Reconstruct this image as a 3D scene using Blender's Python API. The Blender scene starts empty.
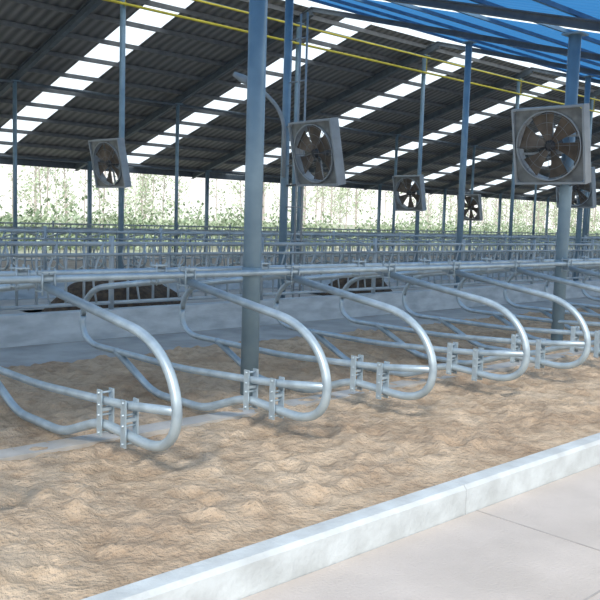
import bpy, math, random
from mathutils import Vector, Matrix, noise
random.seed(4)
sc = bpy.context.scene
try:
    sc.view_settings.view_transform = 'Standard'
    sc.view_settings.look = 'None'
except Exception: pass

# ---------------------------------------------------------------- helpers
class MB:
    def __init__(s): s.v=[]; s.f=[]; s.m=[]; s.sm=[]
    def add(s, vs, fs, mi=0, smooth=False):
        o=len(s.v); s.v+= [tuple(v) for v in vs]
        for f in fs:
            s.f.append(tuple(i+o for i in f)); s.m.append(mi); s.sm.append(smooth)
    def box(s, a, b, mi=0):
        x0,y0,z0=a; x1,y1,z1=b
        vs=[(x0,y0,z0),(x1,y0,z0),(x1,y1,z0),(x0,y1,z0),(x0,y0,z1),(x1,y0,z1),(x1,y1,z1),(x0,y1,z1)]
        s.add(vs,[(0,3,2,1),(4,5,6,7),(0,1,5,4),(1,2,6,5),(2,3,7,6),(3,0,4,7)],mi)
    def beam(s, p, q, w, h, mi=0):
        p=Vector(p); q=Vector(q); d=(q-p).normalized()
        side=d.cross(Vector((0,0,1)))
        if side.length<1e-3: side=Vector((1,0,0))
        side.normalize(); up=side.cross(d).normalized()
        vs=[]
        for c in (p,q):
            for a,b in ((-1,-1),(1,-1),(1,1),(-1,1)):
                vs.append(c+side*a*w/2+up*b*h/2)
        s.add(vs,[(3,2,1,0),(4,5,6,7),(0,1,5,4),(1,2,6,5),(2,3,7,6),(3,0,4,7)],mi)
    def tube(s, pts, r, n=10, mi=0, closed=False, caps=True):
        pts=[Vector(p) for p in pts]; N=len(pts)
        rs = r if isinstance(r,(list,tuple)) else [r]*N
        tang=[]
        for i in range(N):
            if closed: t=pts[(i+1)%N]-pts[(i-1)%N]
            else: t=pts[min(i+1,N-1)]-pts[max(i-1,0)]
            tang.append(t.normalized())
        nrm=tang[0].orthogonal().normalized(); vs=[]
        for i in range(N):
            nrm=(nrm-tang[i]*nrm.dot(tang[i])).normalized(); b=tang[i].cross(nrm)
            for k in range(n):
                a=2*math.pi*k/n
                vs.append(pts[i]+(nrm*math.cos(a)+b*math.sin(a))*rs[i])
        fs=[]
        for i in range(N if closed else N-1):
            j=(i+1)%N
            for k in range(n):
                fs.append((i*n+k,i*n+(k+1)%n,j*n+(k+1)%n,j*n+k))
        s.add(vs,fs,mi,True)
        if caps and not closed:
            o=len(s.v)-len(vs)
            s.f.append(tuple(o+k for k in range(n))[::-1]); s.m.append(mi); s.sm.append(False)
            s.f.append(tuple(o+(N-1)*n+k for k in range(n))); s.m.append(mi); s.sm.append(False)
    def mesh(s,name,mats):
        me=bpy.data.meshes.new(name); me.from_pydata(s.v,[],s.f)
        for m in mats: me.materials.append(m)
        me.polygons.foreach_set('material_index',s.m)
        me.polygons.foreach_set('use_smooth',s.sm)
        me.update(); return me
    def obj(s,name,mats,parent=None,loc=(0,0,0)):
        o=bpy.data.objects.new(name,s.mesh(name,mats)); sc.collection.objects.link(o)
        o.location=loc
        if parent: o.parent=parent
        return o
def inst(name,me,loc,rot=(0,0,0),parent=None):
    o=bpy.data.objects.new(name,me); sc.collection.objects.link(o)
    o.location=loc; o.rotation_euler=rot
    if parent: o.parent=parent
    return o
def empty(name,loc=(0,0,0),rot=(0,0,0)):
    o=bpy.data.objects.new(name,None); sc.collection.objects.link(o)
    o.location=loc; o.rotation_euler=rot; o.empty_display_size=.2; return o
def round_path(pts,rads,steps=9):
    pts=[Vector(p) for p in pts]; out=[pts[0]]
    for i in range(1,len(pts)-1):
        p0,p,p1=pts[i-1],pts[i],pts[i+1]
        r=rads[i-1] if isinstance(rads,(list,tuple)) else rads
        r0=min(r,(p0-p).length*.499); r1=min(r,(p1-p).length*.499)
        a=p+(p0-p).normalized()*r0; b=p+(p1-p).normalized()*r1
        for k in range(steps+1):
            t=k/steps
            # cubic for rounder corner
            c1=a.lerp(p,.62); c2=b.lerp(p,.62)
            q=a*(1-t)**3+c1*3*t*(1-t)**2+c2*3*t*t*(1-t)+b*t**3
            out.append(q)
    out.append(pts[-1]); return out

# ---------------------------------------------------------------- materials
def mat(name,c1,c2=None,rough=.6,metal=0,scale=5,bump=0,bscale=None,detail=6,stretch=None,lo=.35,hi=.65):
    m=bpy.data.materials.new(name); m.use_nodes=True; nt=m.node_tree; N=nt.nodes; L=nt.links
    b=N['Principled BSDF']; b.inputs['Roughness'].default_value=rough; b.inputs['Metallic'].default_value=metal
    tc=N.new('ShaderNodeTexCoord'); src=tc.outputs['Object']
    if stretch:
        mp=N.new('ShaderNodeMapping'); mp.inputs['Scale'].default_value=stretch
        L.new(src,mp.inputs['Vector']); src=mp.outputs['Vector']
    if c2 is None: c2=tuple(x*.8 for x in c1)
    n=N.new('ShaderNodeTexNoise'); n.inputs['Scale'].default_value=scale; n.inputs['Detail'].default_value=detail
    L.new(src,n.inputs['Vector'])
    r=N.new('ShaderNodeValToRGB'); r.color_ramp.elements[0].position=lo; r.color_ramp.elements[1].position=hi
    r.color_ramp.elements[0].color=(*c2,1); r.color_ramp.elements[1].color=(*c1,1)
    L.new(n.outputs['Fac'],r.inputs['Fac']); L.new(r.outputs['Color'],b.inputs['Base Color'])
    if bump:
        n2=N.new('ShaderNodeTexNoise'); n2.inputs['Scale'].default_value=bscale or scale*4; n2.inputs['Detail'].default_value=8
        L.new(src,n2.inputs['Vector'])
        bp=N.new('ShaderNodeBump'); bp.inputs['Strength'].default_value=bump; bp.inputs['Distance'].default_value=.02
        L.new(n2.outputs['Fac'],bp.inputs['Height']); L.new(bp.outputs['Normal'],b.inputs['Normal'])
    return m
M_galv=mat('galvanized_steel',(.47,.57,.635),(.35,.435,.50),rough=.40,metal=.45,scale=9)
M_galv_far=mat('galvanized_steel_far',(.44,.50,.53),(.30,.35,.38),rough=.5,metal=.2,scale=3)
M_col=mat('blue_grey_column_paint',(.24,.34,.41),(.18,.27,.34),rough=.42,metal=.15,scale=4)
M_conc=mat('concrete',(.40,.39,.365),(.30,.285,.265),rough=.85,scale=3,bump=.15,bscale=40)
M_curb=mat('curb_concrete',(.59,.635,.655),(.46,.49,.50),rough=.85,scale=5,bump=.3,bscale=26)
M_beam=mat('footing_concrete',(.50,.49,.47),(.38,.36,.33),rough=.85,scale=4,bump=.3)
M_wallc=mat('low_wall_concrete',(.54,.60,.63),(.38,.43,.46),rough=.85,scale=3,bump=.2,stretch=(1,1,3))
M_floor=mat('alley_concrete',(.58,.52,.48),(.48,.43,.395),rough=.85,scale=1.6,bump=.25,bscale=60)
M_joint=mat('floor_joint',(.40,.37,.35),rough=.9)
M_purl=mat('purlin_steel',(.19,.19,.19),(.13,.13,.135),rough=.6)
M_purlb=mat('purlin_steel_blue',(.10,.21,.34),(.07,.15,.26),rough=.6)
M_raft=mat('rafter_paint',(.13,.155,.18),(.09,.11,.135),rough=.5)
M_yel=mat('yellow_pipe',(.72,.58,.06),rough=.5)
M_fanf=mat('fan_frame_steel',(.27,.28,.275),(.15,.155,.155),rough=.45,metal=.35,scale=5)
M_fanb=mat('fan_blade_metal',(.17,.135,.105),(.10,.08,.065),rough=.5,metal=.3,scale=6)
M_dark=mat('motor_black',(.05,.05,.055),rough=.5)
M_feed=mat('silage',(.09,.06,.035),(.03,.02,.014),rough=.95,scale=14,bump=1,bscale=30)
M_bark=mat('hazy_bark',(.56,.50,.47),(.40,.35,.33),rough=.9,scale=2)  # bark lightened: distance haze is painted into its colour
M_leaf=mat('hazy_leaf',(.58,.65,.49),(.38,.47,.32),rough=.9,scale=.6)  # foliage colour paled to stand in for distance haze
M_hedge=mat('hazy_hedge_leaf',(.34,.42,.28),(.17,.25,.14),rough=.9,scale=.5)  # hedge green also paled, haze mixed into the base colour
M_ground=mat('ground_soil',(.48,.46,.37),(.31,.35,.24),rough=.95,scale=.2)
M_lamp=mat('lamp_housing',(.36,.385,.40),rough=.5)

def sand_mat():
    m=bpy.data.materials.new('sand'); m.use_nodes=True; nt=m.node_tree;N=nt.nodes;L=nt.links
    b=N['Principled BSDF']; b.inputs['Roughness'].default_value=.95; b.inputs['Specular IOR Level'].default_value=.12
    tc=N.new('ShaderNodeTexCoord')
    def nz(s,d=6,r=.6):
        n=N.new('ShaderNodeTexNoise'); n.inputs['Scale'].default_value=s; n.inputs['Detail'].default_value=d; n.inputs['Roughness'].default_value=r
        L.new(tc.outputs['Object'],n.inputs['Vector']); return n.outputs['Fac']
    def ramp(f,a,ca,b_,cb):
        r=N.new('ShaderNodeValToRGB'); r.color_ramp.elements[0].position=a; r.color_ramp.elements[1].position=b_
        r.color_ramp.elements[0].color=(*ca,1); r.color_ramp.elements[1].color=(*cb,1); L.new(f,r.inputs['Fac']); return r.outputs['Color']
    big=ramp(nz(1.1,6,.65),.36,(.47,.355,.255),.58,(.63,.50,.37))
    fine=ramp(nz(8,7,.65),.38,(.76,.74,.72),.56,(1.03,1.03,1.03))
    mx=N.new('ShaderNodeMixRGB'); mx.blend_type='MULTIPLY'; mx.inputs[0].default_value=.9
    L.new(big,mx.inputs[1]); L.new(fine,mx.inputs[2])
    sp=N.new('ShaderNodeSeparateXYZ'); L.new(tc.outputs['Object'],sp.inputs[0])
    # sand colour darkens where the surface dips lower
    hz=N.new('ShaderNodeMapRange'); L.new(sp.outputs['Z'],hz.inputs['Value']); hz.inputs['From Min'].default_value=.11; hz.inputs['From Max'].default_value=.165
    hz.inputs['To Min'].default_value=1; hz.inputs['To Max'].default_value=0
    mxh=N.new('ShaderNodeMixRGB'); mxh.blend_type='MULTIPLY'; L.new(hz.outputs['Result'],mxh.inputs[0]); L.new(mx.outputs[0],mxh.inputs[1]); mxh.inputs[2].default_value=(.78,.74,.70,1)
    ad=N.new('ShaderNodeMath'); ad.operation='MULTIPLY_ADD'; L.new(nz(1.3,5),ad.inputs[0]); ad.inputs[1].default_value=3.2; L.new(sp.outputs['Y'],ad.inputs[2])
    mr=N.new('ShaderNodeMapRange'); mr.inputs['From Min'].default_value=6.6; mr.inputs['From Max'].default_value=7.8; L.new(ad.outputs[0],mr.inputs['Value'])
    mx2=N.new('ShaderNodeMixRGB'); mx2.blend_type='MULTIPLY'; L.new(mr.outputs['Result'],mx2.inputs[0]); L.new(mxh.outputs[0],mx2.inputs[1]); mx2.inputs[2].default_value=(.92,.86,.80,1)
    L.new(mx2.outputs[0],b.inputs['Base Color'])
    s=N.new('ShaderNodeMath'); s.operation='ADD'; L.new(nz(9,7,.65),s.inputs[0]); L.new(nz(32,4,.6),s.inputs[1])
    bp=N.new('ShaderNodeBump'); bp.inputs['Strength'].default_value=.8; bp.inputs['Distance'].default_value=.045
    L.new(s.outputs[0],bp.inputs['Height']); L.new(bp.outputs['Normal'],b.inputs['Normal'])
    return m
M_sand=sand_mat()

def sheet_mat(name,c1,c2,transl=0,tcol=None):
    m=bpy.data.materials.new(name); m.use_nodes=True; nt=m.node_tree;N=nt.nodes;L=nt.links
    b=N['Principled BSDF']; b.inputs['Roughness'].default_value=.55
    tc=N.new('ShaderNodeTexCoord'); w=N.new('ShaderNodeTexWave'); w.wave_type='BANDS'; w.bands_direction='X'
    w.inputs['Scale'].default_value=1.2; w.inputs['Distortion'].default_value=0
    L.new(tc.outputs['Object'],w.inputs['Vector'])
    r=N.new('ShaderNodeValToRGB'); r.color_ramp.elements[0].color=(*c2,1); r.color_ramp.elements[1].color=(*c1,1)
    L.new(w.outputs['Fac'],r.inputs['Fac']); L.new(r.outputs['Color'],b.inputs['Base Color'])
    bp=N.new('ShaderNodeBump'); bp.inputs['Strength'].default_value=.6; bp.inputs['Distance'].default_value=.04
    L.new(w.outputs['Fac'],bp.inputs['Height']); L.new(bp.outputs['Normal'],b.inputs['Normal'])
    if transl>0:
        t=N.new('ShaderNodeBsdfTranslucent'); t.inputs['Color'].default_value=(*tcol,1)
        mx=N.new('ShaderNodeMixShader'); mx.inputs[0].default_value=transl
        L.new(b.outputs[0],mx.inputs[1]); L.new(t.outputs[0],mx.inputs[2])
        L.new(mx.outputs[0],N['Material Output'].inputs['Surface'])
    return m
M_roof=sheet_mat('roof_sheet_dark',(.28,.27,.26),(.14,.137,.135))
M_roofb=sheet_mat('roof_sheet_blue',(.06,.22,.42),(.045,.16,.33),.6,(.045,.21,.48))
M_trans=sheet_mat('translucent_skylight',(.85,.92,.95),(.78,.86,.90),.9,(.90,.97,1.0))

# ---------------------------------------------------------------- layout constants (metres)
COLX=[-0.6+5.15*k for k in range(0,13)]
ROWS=[5.4,10.7,16.0,21.3,26.6]
RIDGE_Y,RIDGE_Z,SL=15.5,7.1,.30
SLN=.27
EAVE_F,EAVE_N=27.6,2.4
X0,X1=-6.0,64.0
def roof_z(y): return RIDGE_Z-(SL*(y-RIDGE_Y) if y>RIDGE_Y else SLN*(RIDGE_Y-y))

# ---------------------------------------------------------------- ground, floors
m=MB(); m.add([(-150,-60,-.03),(260,-60,-.03),(260,260,-.03),(-150,260,-.03)],[(0,1,2,3)]); m.obj('ground',[M_ground])
m=MB(); m.box((-8,-6,-.02),(66,2.74,0))
for x in [-4+4.05*k for k in range(17)]:
    m.box((x,-6,-.001),(x+.012,2.74,.002),1)
m.box((-8,1.72,-.001),(66,1.732,.002),1); m.box((-8,-1.2,-.001),(66,-1.185,.002),1)
m.obj('floor',[M_floor,M_joint])
m=MB(); m.box((-8,7.77,-.02),(66,9.095,.14)); m.box((-8,9.285,-.02),(66,29,.14)); m.obj('floor_feed_alley',[M_conc])
m=MB()
x=-8.0
while x<64:
    L_=4.0; a,b=x,x+L_-.006
    prof=[(2.745,-.02),(2.745,.150),(2.765,.172),(2.865,.172),(2.88,.155),(2.88,-.02)]
    vs=[(a,p[0],p[1]) for p in prof]+[(b,p[0],p[1]) for p in prof]
    n=6; fs=[(i,i+1,n+i+1,n+i) for i in range(n-1)]+[tuple(range(n))[::-1],tuple(range(n,2*n))]
    m.add(vs,[f[::-1] for f in fs]); x+=L_
m.obj('concrete_curb',[M_curb])
m=MB(); m.box((-8,4.86,.0),(66,5.05,.178)); m.obj('stall_footing_beam',[M_beam])

# sand bedding
def sand_h(x,y):
    h=.160+.022*noise.noise(Vector((x*.55,y*.55,1)))
    h+=.032*noise.noise(Vector((x*1.7,y*1.7,5)))
    a=noise.noise(Vector((x*4.0,y*4.0,9))); h+=.024*(.6-abs(a)*2)
    if x<14:
        d=noise.voronoi(Vector((x*2.1,y*2.1,.5)))[0][0]/2.1
        h-=.038*math.exp(-(d/.085)**2)
        h+=.014*math.exp(-((d-.15)/.045)**2)
        c=noise.noise(Vector((x*7,y*7,3))); h+=.05*max(0,c-.10)
        h+=.013*noise.noise(Vector((x*13,y*13,7)))+.007*noise.noise(Vector((x*29,y*29,2)))
    h+=.03*max(0,1-abs(y-6.4)/1.0)
    t=min(1,max(0,(y-2.88)/.35)); h=h*t+.145*(1-t)
    if y<3.1: h=min(h,.168+(y-2.88)*.2)
    return h
def grid(xa,xb,ya,yb,d):
    nx=int((xb-xa)/d); ny=int((yb-ya)/d); vs=[];fs=[]
    for j in range(ny+1):
        for i in range(nx+1):
            X=xa+(xb-xa)*i/nx; Y=ya+(yb-ya)*j/ny; vs.append((X,Y,sand_h(X,Y)))
    for j in range(ny):
        for i in range(nx):
            k=j*(nx+1)+i; fs.append((k,k+1,k+nx+2,k+nx+1))
    return vs,fs
m=MB(); v,f=grid(-1,14,2.882,7.765,.024); m.add(v,f,0,True)
v,f=grid(14,60,2.882,7.765,.16); m.add(v,f,0,True)
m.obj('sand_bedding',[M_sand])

# low wall + headlock fence
m=MB(); m.box((-8,9.1,-.02),(66,9.28,.50)); m.obj('wall_feed_bunk',[M_wallc])
m=MB(); m.box((-8,14.0,.1),(66,14.15,.50)); m.obj('wall_feed_bunk.001',[M_wallc])
def headlock(name,y,xa,xb,z0,z1,mt,n=6):
    m=MB()
    m.tube([(xa,y,z1),(xb,y,z1)],.028,8); m.tube([(xa,y,z0+.08),(xb,y,z0+.08)],.024,8)
    m.tube([(xa,y-.03,z1-.13),(xb,y-.03,z1-.13)],.02,6)
    x=xa; k=0
    while x<xb:
        m.tube([(x,y,z0+.08),(x,y,z1)],.017,n)
        m.tube([(x+.24,y,z0+.08),(x+.24,y,z1)],.017,n)
        m.tube(round_path([(x+.40,y-.02,z0+.10),(x+.34,y-.02,(z0+z1)/2),(x+.50,y-.02,z1+.02)],.12,3),.014,n)
        if k%4==0: m.tube([(x,y+.0,z0+.001),(x,y+.0,z1+.10)],.035,8)
        x+=.62; k+=1
    return m.obj(name,[mt])
headlock('headlock_fence',9.19,-2,56,.50,1.32,M_galv_far)
headlock('headlock_fence',14.07,2,60,.50,1.34,M_galv_far,5)
headlock('headlock_fence',25.6,8,62,.14,1.30,M_galv_far,5)

# feed heaps
def heap(x,y,lx,ly,h,seed):
    m=MB(); n=40; vs=[];fs=[]
    for j in range(n+1):
        for i in range(n+1):
            a=-1+2*i/n; b=-1+2*j/n; r=min(1,math.hypot(a,b))
            z=h*(1-r*r)*(1+.5*noise.noise(Vector((a*2+seed,b*2,seed))))+.05*noise.noise(Vector((a*9,b*9,seed)))*(1-r)
            vs.append((a*lx,b*ly,.14+max(z,-.0)))
    for j in range(n):
        for i in range(n):
            k=j*(n+1)+i; fs.append((k,k+1,k+n+2,k+n+1))
    m.add(vs,fs,0,True); m.obj('silage_heap',[M_feed],loc=(x,y,0))
heap(7.0,11.6,1.3,.8,.66,1); heap(13.0,11.9,.9,.7,.5,7)

# ---------------------------------------------------------------- stall dividers
def divider_mesh():
    m=MB(); R=.0305
    path=[(0,.10,1.215),(0,-1.60,.975),(0,-1.72,.345),(0,-.84,.395),(0,-.34,.225),(0,.35,.225),(0,.95,.50)]
    m.tube(round_path(path,[.42,.40,.12,.12,.15],10),R,14)
    path=[(0,-.10,1.215),(0,1.50,1.0),(0,1.58,.50),(0,0,.49),(0,-1.1,.55),(0,-1.66,.615)]
    m.tube(round_path(path,[.34,.34,.2,.2],10),R*.9,14)
    for yb,zb in ((-.90,.40),(-1.18,.385)):
        for sx in (-.042,.042):
            m.box((sx-.005,yb-.026,zb-.075),(sx+.005,yb+.026,zb+.215))
        for z in (zb-.055,zb+.055,zb+.12,zb+.195):
            m.tube([(-.057,yb,z),(.057,yb,z)],.008,6)
        m.box((-.042,yb-.018,zb+.08),(.042,yb+.018,zb+.10))
    for yc in (-.10,.30):
        m.box((-.055,yc-.05,1.155),(.055,yc+.05,1.165)); m.box((-.055,yc-.05,1.285),(.055,yc+.05,1.295))
        for sx in (-.045,.045):
            for sy in (-.04,.04):
                m.tube([(sx,yc+sy,1.13),(sx,yc+sy,1.315)],.007,6)
    return m.mesh('stall_divider',[M_galv])
DM=divider_mesh()
DX=[-1.0,.23,1.45,2.63,3.81,4.93,6.22,7.28]
while DX[-1]<40: DX.append(DX[-1]+1.19)
for x in DX: inst('stall_divider',DM,(x,5.4,0))
x=8.0
while x<50: inst('stall_divider',DM,(x,19.6,.0)); x+=1.2
m=MB()
for y,z,r in ((5.30,1.24,.026),(5.70,1.245,.026)):
    m.tube([(-4,y-.0,z),(44,y,z)],r,12)
m.obj('neck_rail',[M_galv])
m=MB()
for y,z,r in ((19.50,1.235,.030),(19.9,1.245,.028)):
    m.tube([(6,y,z),(52,y,z)],r,8)
m.obj('neck_rail',[M_galv_far])

# ---------------------------------------------------------------- columns
col_main=None
for ri,y in enumerate(ROWS):
    for ci,x in enumerate(COLX):
        r={0:.077,1:.070,2:.062,3:.055,4:.08}[ri]
        zt=roof_z(y)-.28
        m=MB(); m.tube([(0,0,0),(0,0,zt)],r,20)
        m.box((-.14,-.14,.12),(.14,.14,.15)); m.box((-.12,-.12,zt-.02),(.12,.12,zt))
        if ri==0: m.tube([(0,0,1.20),(0,0,1.28)],r+.012,20)
        o=m.obj('steel_column',[M_col],loc=(x,y,0))
        if ri==1 and ci==2: col_main=o

# ---------------------------------------------------------------- roof
roof=empty('ceiling')
strips=[.6,6.05,11.5,16.75,22.2,27.9,33.4,38.9,44.4,49.9,55.4]; SW=.5
def roof_face(m,xa,xb,ya,yb,mi):
    m.add([(xa,ya,roof_z(ya)),(xb,ya,roof_z(ya)),(xb,yb,roof_z(yb)),(xa,yb,roof_z(yb))],[(0,1,2,3)],mi)
def side(ya,yb,nm,mt):
    m=MB(); t=MB(); xa=X0
    for s in strips:
        roof_face(m,xa,s-SW,ya,yb,0); roof_face(t,s-SW,s+SW,ya,yb,0); xa=s+SW
    roof_face(m,xa,X1,ya,yb,0)
    m.obj(nm+'_sheets',[mt],roof); t.obj(nm+'_skylights',[M_trans],roof)
side(15.7,EAVE_F,'far_slope',M_roof)
side(EAVE_N,14.5,'near_slope',M_roofb)
m=MB(); m.add([(X0,14.45,roof_z(14.45)+.03),(X1,14.45,roof_z(14.45)+.03),(X1,15.5,roof_z(15.5)+.03),(X0,15.5,roof_z(15.5)+.03),(X1,15.75,roof_z(15.75)+.03),(X0,15.75,roof_z(15.75)+.03)],[(0,1,2,3),(3,2,4,5)])
m.obj('ridge_skylight',[M_trans],roof)
m=MB()
y=RIDGE_Y+.45
while y<EAVE_F:
    z=roof_z(y)-.06; m.box((X0,y-.03,z-.06),(X1,y+.03,z+.05)); y+=1.02
m.obj('purlins',[M_purl],roof)
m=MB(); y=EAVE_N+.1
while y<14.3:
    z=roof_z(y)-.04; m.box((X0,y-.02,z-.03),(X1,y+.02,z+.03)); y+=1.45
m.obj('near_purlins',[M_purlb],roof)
m=MB()
for x in COLX:
    for ya,yb,hh in ((EAVE_N,RIDGE_Y,.05),(RIDGE_Y,EAVE_F,.09)):
        o=.08+hh+.02
        a=(x,ya,roof_z(ya)-o); b=(x,yb,roof_z(yb)-o)
        m.beam(a,b,.03,2*hh)
        m.beam((a[0],a[1],a[2]-hh),(b[0],b[1],b[2]-hh),.12,.02); m.beam((a[0],a[1],a[2]+hh),(b[0],b[1],b[2]+hh),.12,.02)
m.obj('rafters',[M_raft],roof)
m=MB()
for y in ROWS[2:]:
    z=roof_z(y)-.32; m.tube([(X0,y,z),(X1,y,z)],.04,8)
m.obj('longitudinal_ties',[M_raft],roof)
m=MB(); m.box((X0,EAVE_F,roof_z(EAVE_F)-.22),(X1,EAVE_F+.05,roof_z(EAVE_F)+.03)); m.box((X0,EAVE_N-.05,roof_z(EAVE_N)-.2),(X1,EAVE_N,roof_z(EAVE_N)+.03)); m.obj('eave_trim',[M_raft],roof)
m=MB(); m.tube([(X0,15.9,6.15),(X1,15.9,6.15)],.03,8); m.tube([(X0,15.6,6.50),(X1,15.6,6.50)],.025,8)
for x in COLX: m.tube([(x,15.9,6.1),(x,15.9,6.9)],.012,6)
m.obj('yellow_pipe',[M_yel],roof)

# ---------------------------------------------------------------- fans
def fan_meshes():
    S=.53; R=.505; n=64
    f=MB(); g=MB()
    inner=[];outer=[]
    for k in range(n):
        a=2*math.pi*k/n+math.pi/n; c,s_=math.cos(a),math.sin(a); q=S/max(abs(c),abs(s_))
        inner.append((-.06,R*c,R*s_)); outer.append((-.06,q*c,q*s_))
    f.add(inner+outer,[(k,(k+1)%n,n+(k+1)%n,n+k) for k in range(n)])
    vs=[]
    for xx,rr in ((-.10,R+.005),(-.10,R-.012),(.09,R-.012)):
        for k in range(n):
            a=2*math.pi*k/n+math.pi/n; vs.append((xx,rr*math.cos(a),rr*math.sin(a)))
    f.add(vs,[(k,(k+1)%n,n+(k+1)%n,n+k) for k in range(n)]+[(n+k,n+(k+1)%n,2*n+(k+1)%n,2*n+k) for k in range(n)],1,False)
    T=.032
    for a,b in (((-.10,-S-T,-S-T),(.09,-S,S+T)),((-.10,S,-S-T),(.09,S+T,S+T)),((-.10,-S,-S-T),(.09,S,-S)),((-.10,-S,S),(.09,S,S+T))): f.box(a,b,1)
    for z in (-.12,.12): f.box((.05,-S,z-.015),(.08,S,z+.015),1)
    f.box((.05,-.015,-S),(.08,.015,S),1)
    for rr in (.17,.34,.47):
        g.tube([(-.10,rr*math.cos(2*math.pi*k/36),rr*math.sin(2*math.pi*k/36)) for k in range(36)],.0035,5,closed=True)
    for k in range(8):
        a=2*math.pi*k/8; g.tube([(-.10,.05*math.cos(a),.05*math.sin(a)),(-.10,.5*math.cos(a),.5*math.sin(a))],.0035,5)
    b=MB(); nb=6
    for i in range(nb):
        a0=2*math.pi*i/nb+.2; vs=[];st=7
        for k in range(st+1):
            t=k/st; r=.07+t*.40; w=.09+.27*t; tw=.6-.3*t
            for s_ in (-1,1):
                a=a0+.10*t
                cy,cz=math.cos(a)*r,math.sin(a)*r; ty,tz=-math.sin(a),math.cos(a)
                o=s_*w/2
                vs.append((o*math.sin(tw)*.6,cy+ty*o*math.cos(tw),cz+tz*o*math.cos(tw)))
        b.add(vs,[(2*k,2*k+1,2*k+3,2*k+2) for k in range(st)],0,True)
    h=MB(); h.tube([(-.07,0,0),(-.06,0,0),(.10,0,0),(.20,0,0),(.21,0,0)],[.04,.075,.075,.095,.05],20)
    return f.mesh('fan_frame',[M_fanf,M_lamp]),g.mesh('fan_guard',[M_fanf]),b.mesh('fan_blades',[M_fanb]),h.mesh('fan_motor',[M_dark])
FF,FG,FBl,FH=fan_meshes()
def fan(x,y,z,colx,coly,tilt=-12,yaw=0,sc_=1.0,spin=0):
    e=empty('barn_fan',(x,y,z),(0,math.radians(tilt),math.radians(yaw))); e.scale=(sc_,)*3
    inst('fan_frame',FF,(0,0,0),parent=e); inst('fan_guard',FG,(0,0,0),parent=e)
    inst('fan_blades',FBl,(0,0,0),(spin,0,0),parent=e); inst('fan_motor',FH,(0,0,0),parent=e)
    m=MB(); inv=(Matrix.Translation((x,y,z))@Matrix.Rotation(math.radians(yaw),4,'Z')@Matrix.Rotation(math.radians(tilt),4,'Y')@Matrix.Scale(sc_,4)).inverted()
    for dz in (-.5,.5):
        p=inv@Vector((colx,coly,z+dz)); m.tube([p,(.08,0,dz*1.05)],.02,8)
        m.tube([p,(.08,.5,dz*1.05)],.012,6); m.tube([p,(.08,-.5,dz*1.05)],.012,6)
    m.obj('fan_bracket',[M_fanf],e)
fan(9.38,5.46,2.70,9.7,5.4,sc_=.84,yaw=4)
fan(9.40,9.62,2.76,9.7,10.7,sc_=.92,spin=.3,yaw=-4)
fan(9.40,15.98,2.77,9.7,16.0,spin=.5,sc_=.92,yaw=6)
fan(19.75,16.15,2.58,20,16,spin=.2,sc_=.95)
fan(19.7,10.7,2.7,20,10.7,spin=.7,sc_=.9)
fan(30.05,21.2,2.42,30.3,21.3,spin=.1)

# lamp arm on 2nd-row column
e=empty('bracket_lamp',(0,0,0))
m=MB(); m.tube(round_path([(9.60,10.62,2.4),(9.52,10.55,3.4),(9.30,10.75,3.78),(9.02,11.0,3.98)],.25,8),.035,10); m.obj('arm',[M_lamp],e)
m=MB(); m.tube([(9.08,10.95,3.94),(9.00,11.01,4.0),(8.85,11.1,4.08)],[.05,.075,.04],14); m.obj('lamp_head',[M_lamp],e)
m=MB()
for dy in (-.30,-.46): m.tube([(0,dy,0.14),(0,dy,5.1)],.018,8)
z=.5
while z<5: m.tube([(0,-.46,z),(0,-.06,z)],.012,6); z+=.7
m.obj('service_conduit',[M_lamp],col_main)

# ---------------------------------------------------------------- trees and hedge
def leafquad(m,c,s,mi=1):
    d=Vector((random.uniform(-1,1),random.uniform(-1,1),random.uniform(-1,1))).normalized()
    a=d.orthogonal().normalized()*s; b=d.cross(a).normalized()*s*.7
    c=Vector(c); m.add([c-a,c-b*.8,c+a,c+b*.8],[(0,1,2,3)],mi)
m=MB()
for i in range(120):
    y=random.uniform(46,95); x=y*random.uniform(.3,2.15)
    H=random.uniform(5,14); r=random.uniform(.05,.11)
    lean=random.uniform(-.6,.6); bushy=random.uniform(.7,1.5)
    m.tube([(x,y,-.1),(x+lean*.4,y,H*.5),Vector((x+lean,y,H))],[r,r*.7,.02],6,caps=False)
    for k in range(16):
        z=random.uniform(.12,.95)*H; a=random.uniform(0,6.28); l=bushy*random.uniform(.7,2.0)*(1.15-z/H)
        p=Vector((x+lean*z/H*.8,y,z)); q=p+Vector((math.cos(a)*l,math.sin(a)*l,l*1.0))
        m.tube([p,q],[.025,.008],4,caps=False)
        for _ in range(14):
            leafquad(m,p.lerp(q,random.uniform(.2,1.1))+Vector((random.gauss(0,.3),random.gauss(0,.3),random.gauss(0,.35))),random.uniform(.08,.2))
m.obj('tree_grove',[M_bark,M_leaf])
m=MB()
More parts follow.
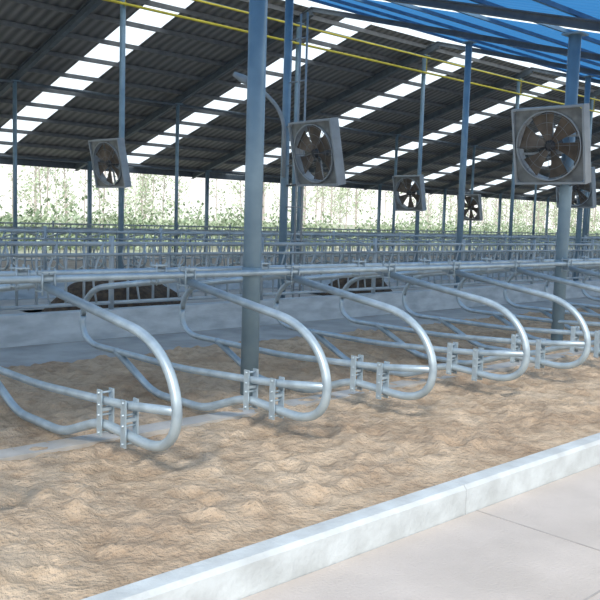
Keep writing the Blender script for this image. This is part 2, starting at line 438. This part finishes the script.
for i in range(440):
    y=random.uniform(34,46); x=y*random.uniform(.3,2.15); R=random.uniform(.5,1.5); tall=random.uniform(.8,2.2)
    for _ in range(130):
        v=Vector((random.gauss(0,1),random.gauss(0,1),random.gauss(0,1))).normalized()*R*random.uniform(.6,1)
        leafquad(m,(x+v.x*1.1,y+v.y,abs(v.z)*tall+.05),random.uniform(.06,.16),0 if random.random()<.6 else 1)
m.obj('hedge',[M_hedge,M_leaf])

# ---------------------------------------------------------------- light
w=bpy.data.worlds.new('World'); sc.world=w; w.use_nodes=True; nt=w.node_tree
bg=nt.nodes['Background']; tc=nt.nodes.new('ShaderNodeTexCoord'); sp=nt.nodes.new('ShaderNodeSeparateXYZ'); cr=nt.nodes.new('ShaderNodeValToRGB')
nt.links.new(tc.outputs['Generated'],sp.inputs[0]); nt.links.new(sp.outputs['Z'],cr.inputs['Fac']); nt.links.new(cr.outputs['Color'],bg.inputs['Color'])
cr.color_ramp.elements[0].position=0; cr.color_ramp.elements[0].color=(1,.985,.96,1)
cr.color_ramp.elements[1].position=.8; cr.color_ramp.elements[1].color=(.78,.89,1,1)
bg.inputs['Strength'].default_value=1.35
sd=bpy.data.lights.new('sun','SUN'); sd.energy=3.1; sd.angle=math.radians(9); sd.color=(1,.95,.88)
so=bpy.data.objects.new('sun',sd); sc.collection.objects.link(so)
so.rotation_euler=Vector((.86,.68,-.75)).to_track_quat('-Z','Y').to_euler()

# ---------------------------------------------------------------- camera
th=math.radians(5.57); hd=math.radians(46.5); ro=.03
h=Vector((math.cos(hd),math.sin(hd),0)); F=h*math.cos(th)+Vector((0,0,-math.sin(th)))
r0=Vector((math.sin(hd),-math.cos(hd),0)); u0=r0.cross(F)
R_=r0*math.cos(ro)+u0*math.sin(ro); U_=u0*math.cos(ro)-r0*math.sin(ro)
cd=bpy.data.cameras.new('camera'); cd.sensor_width=36; cd.lens=830/600*36; cd.clip_end=600
co=bpy.data.objects.new('camera',cd); sc.collection.objects.link(co)
M=Matrix((R_,U_,-F)).transposed().to_4x4(); M.translation=Vector((0,0,1.7)); co.matrix_world=M
sc.camera=co
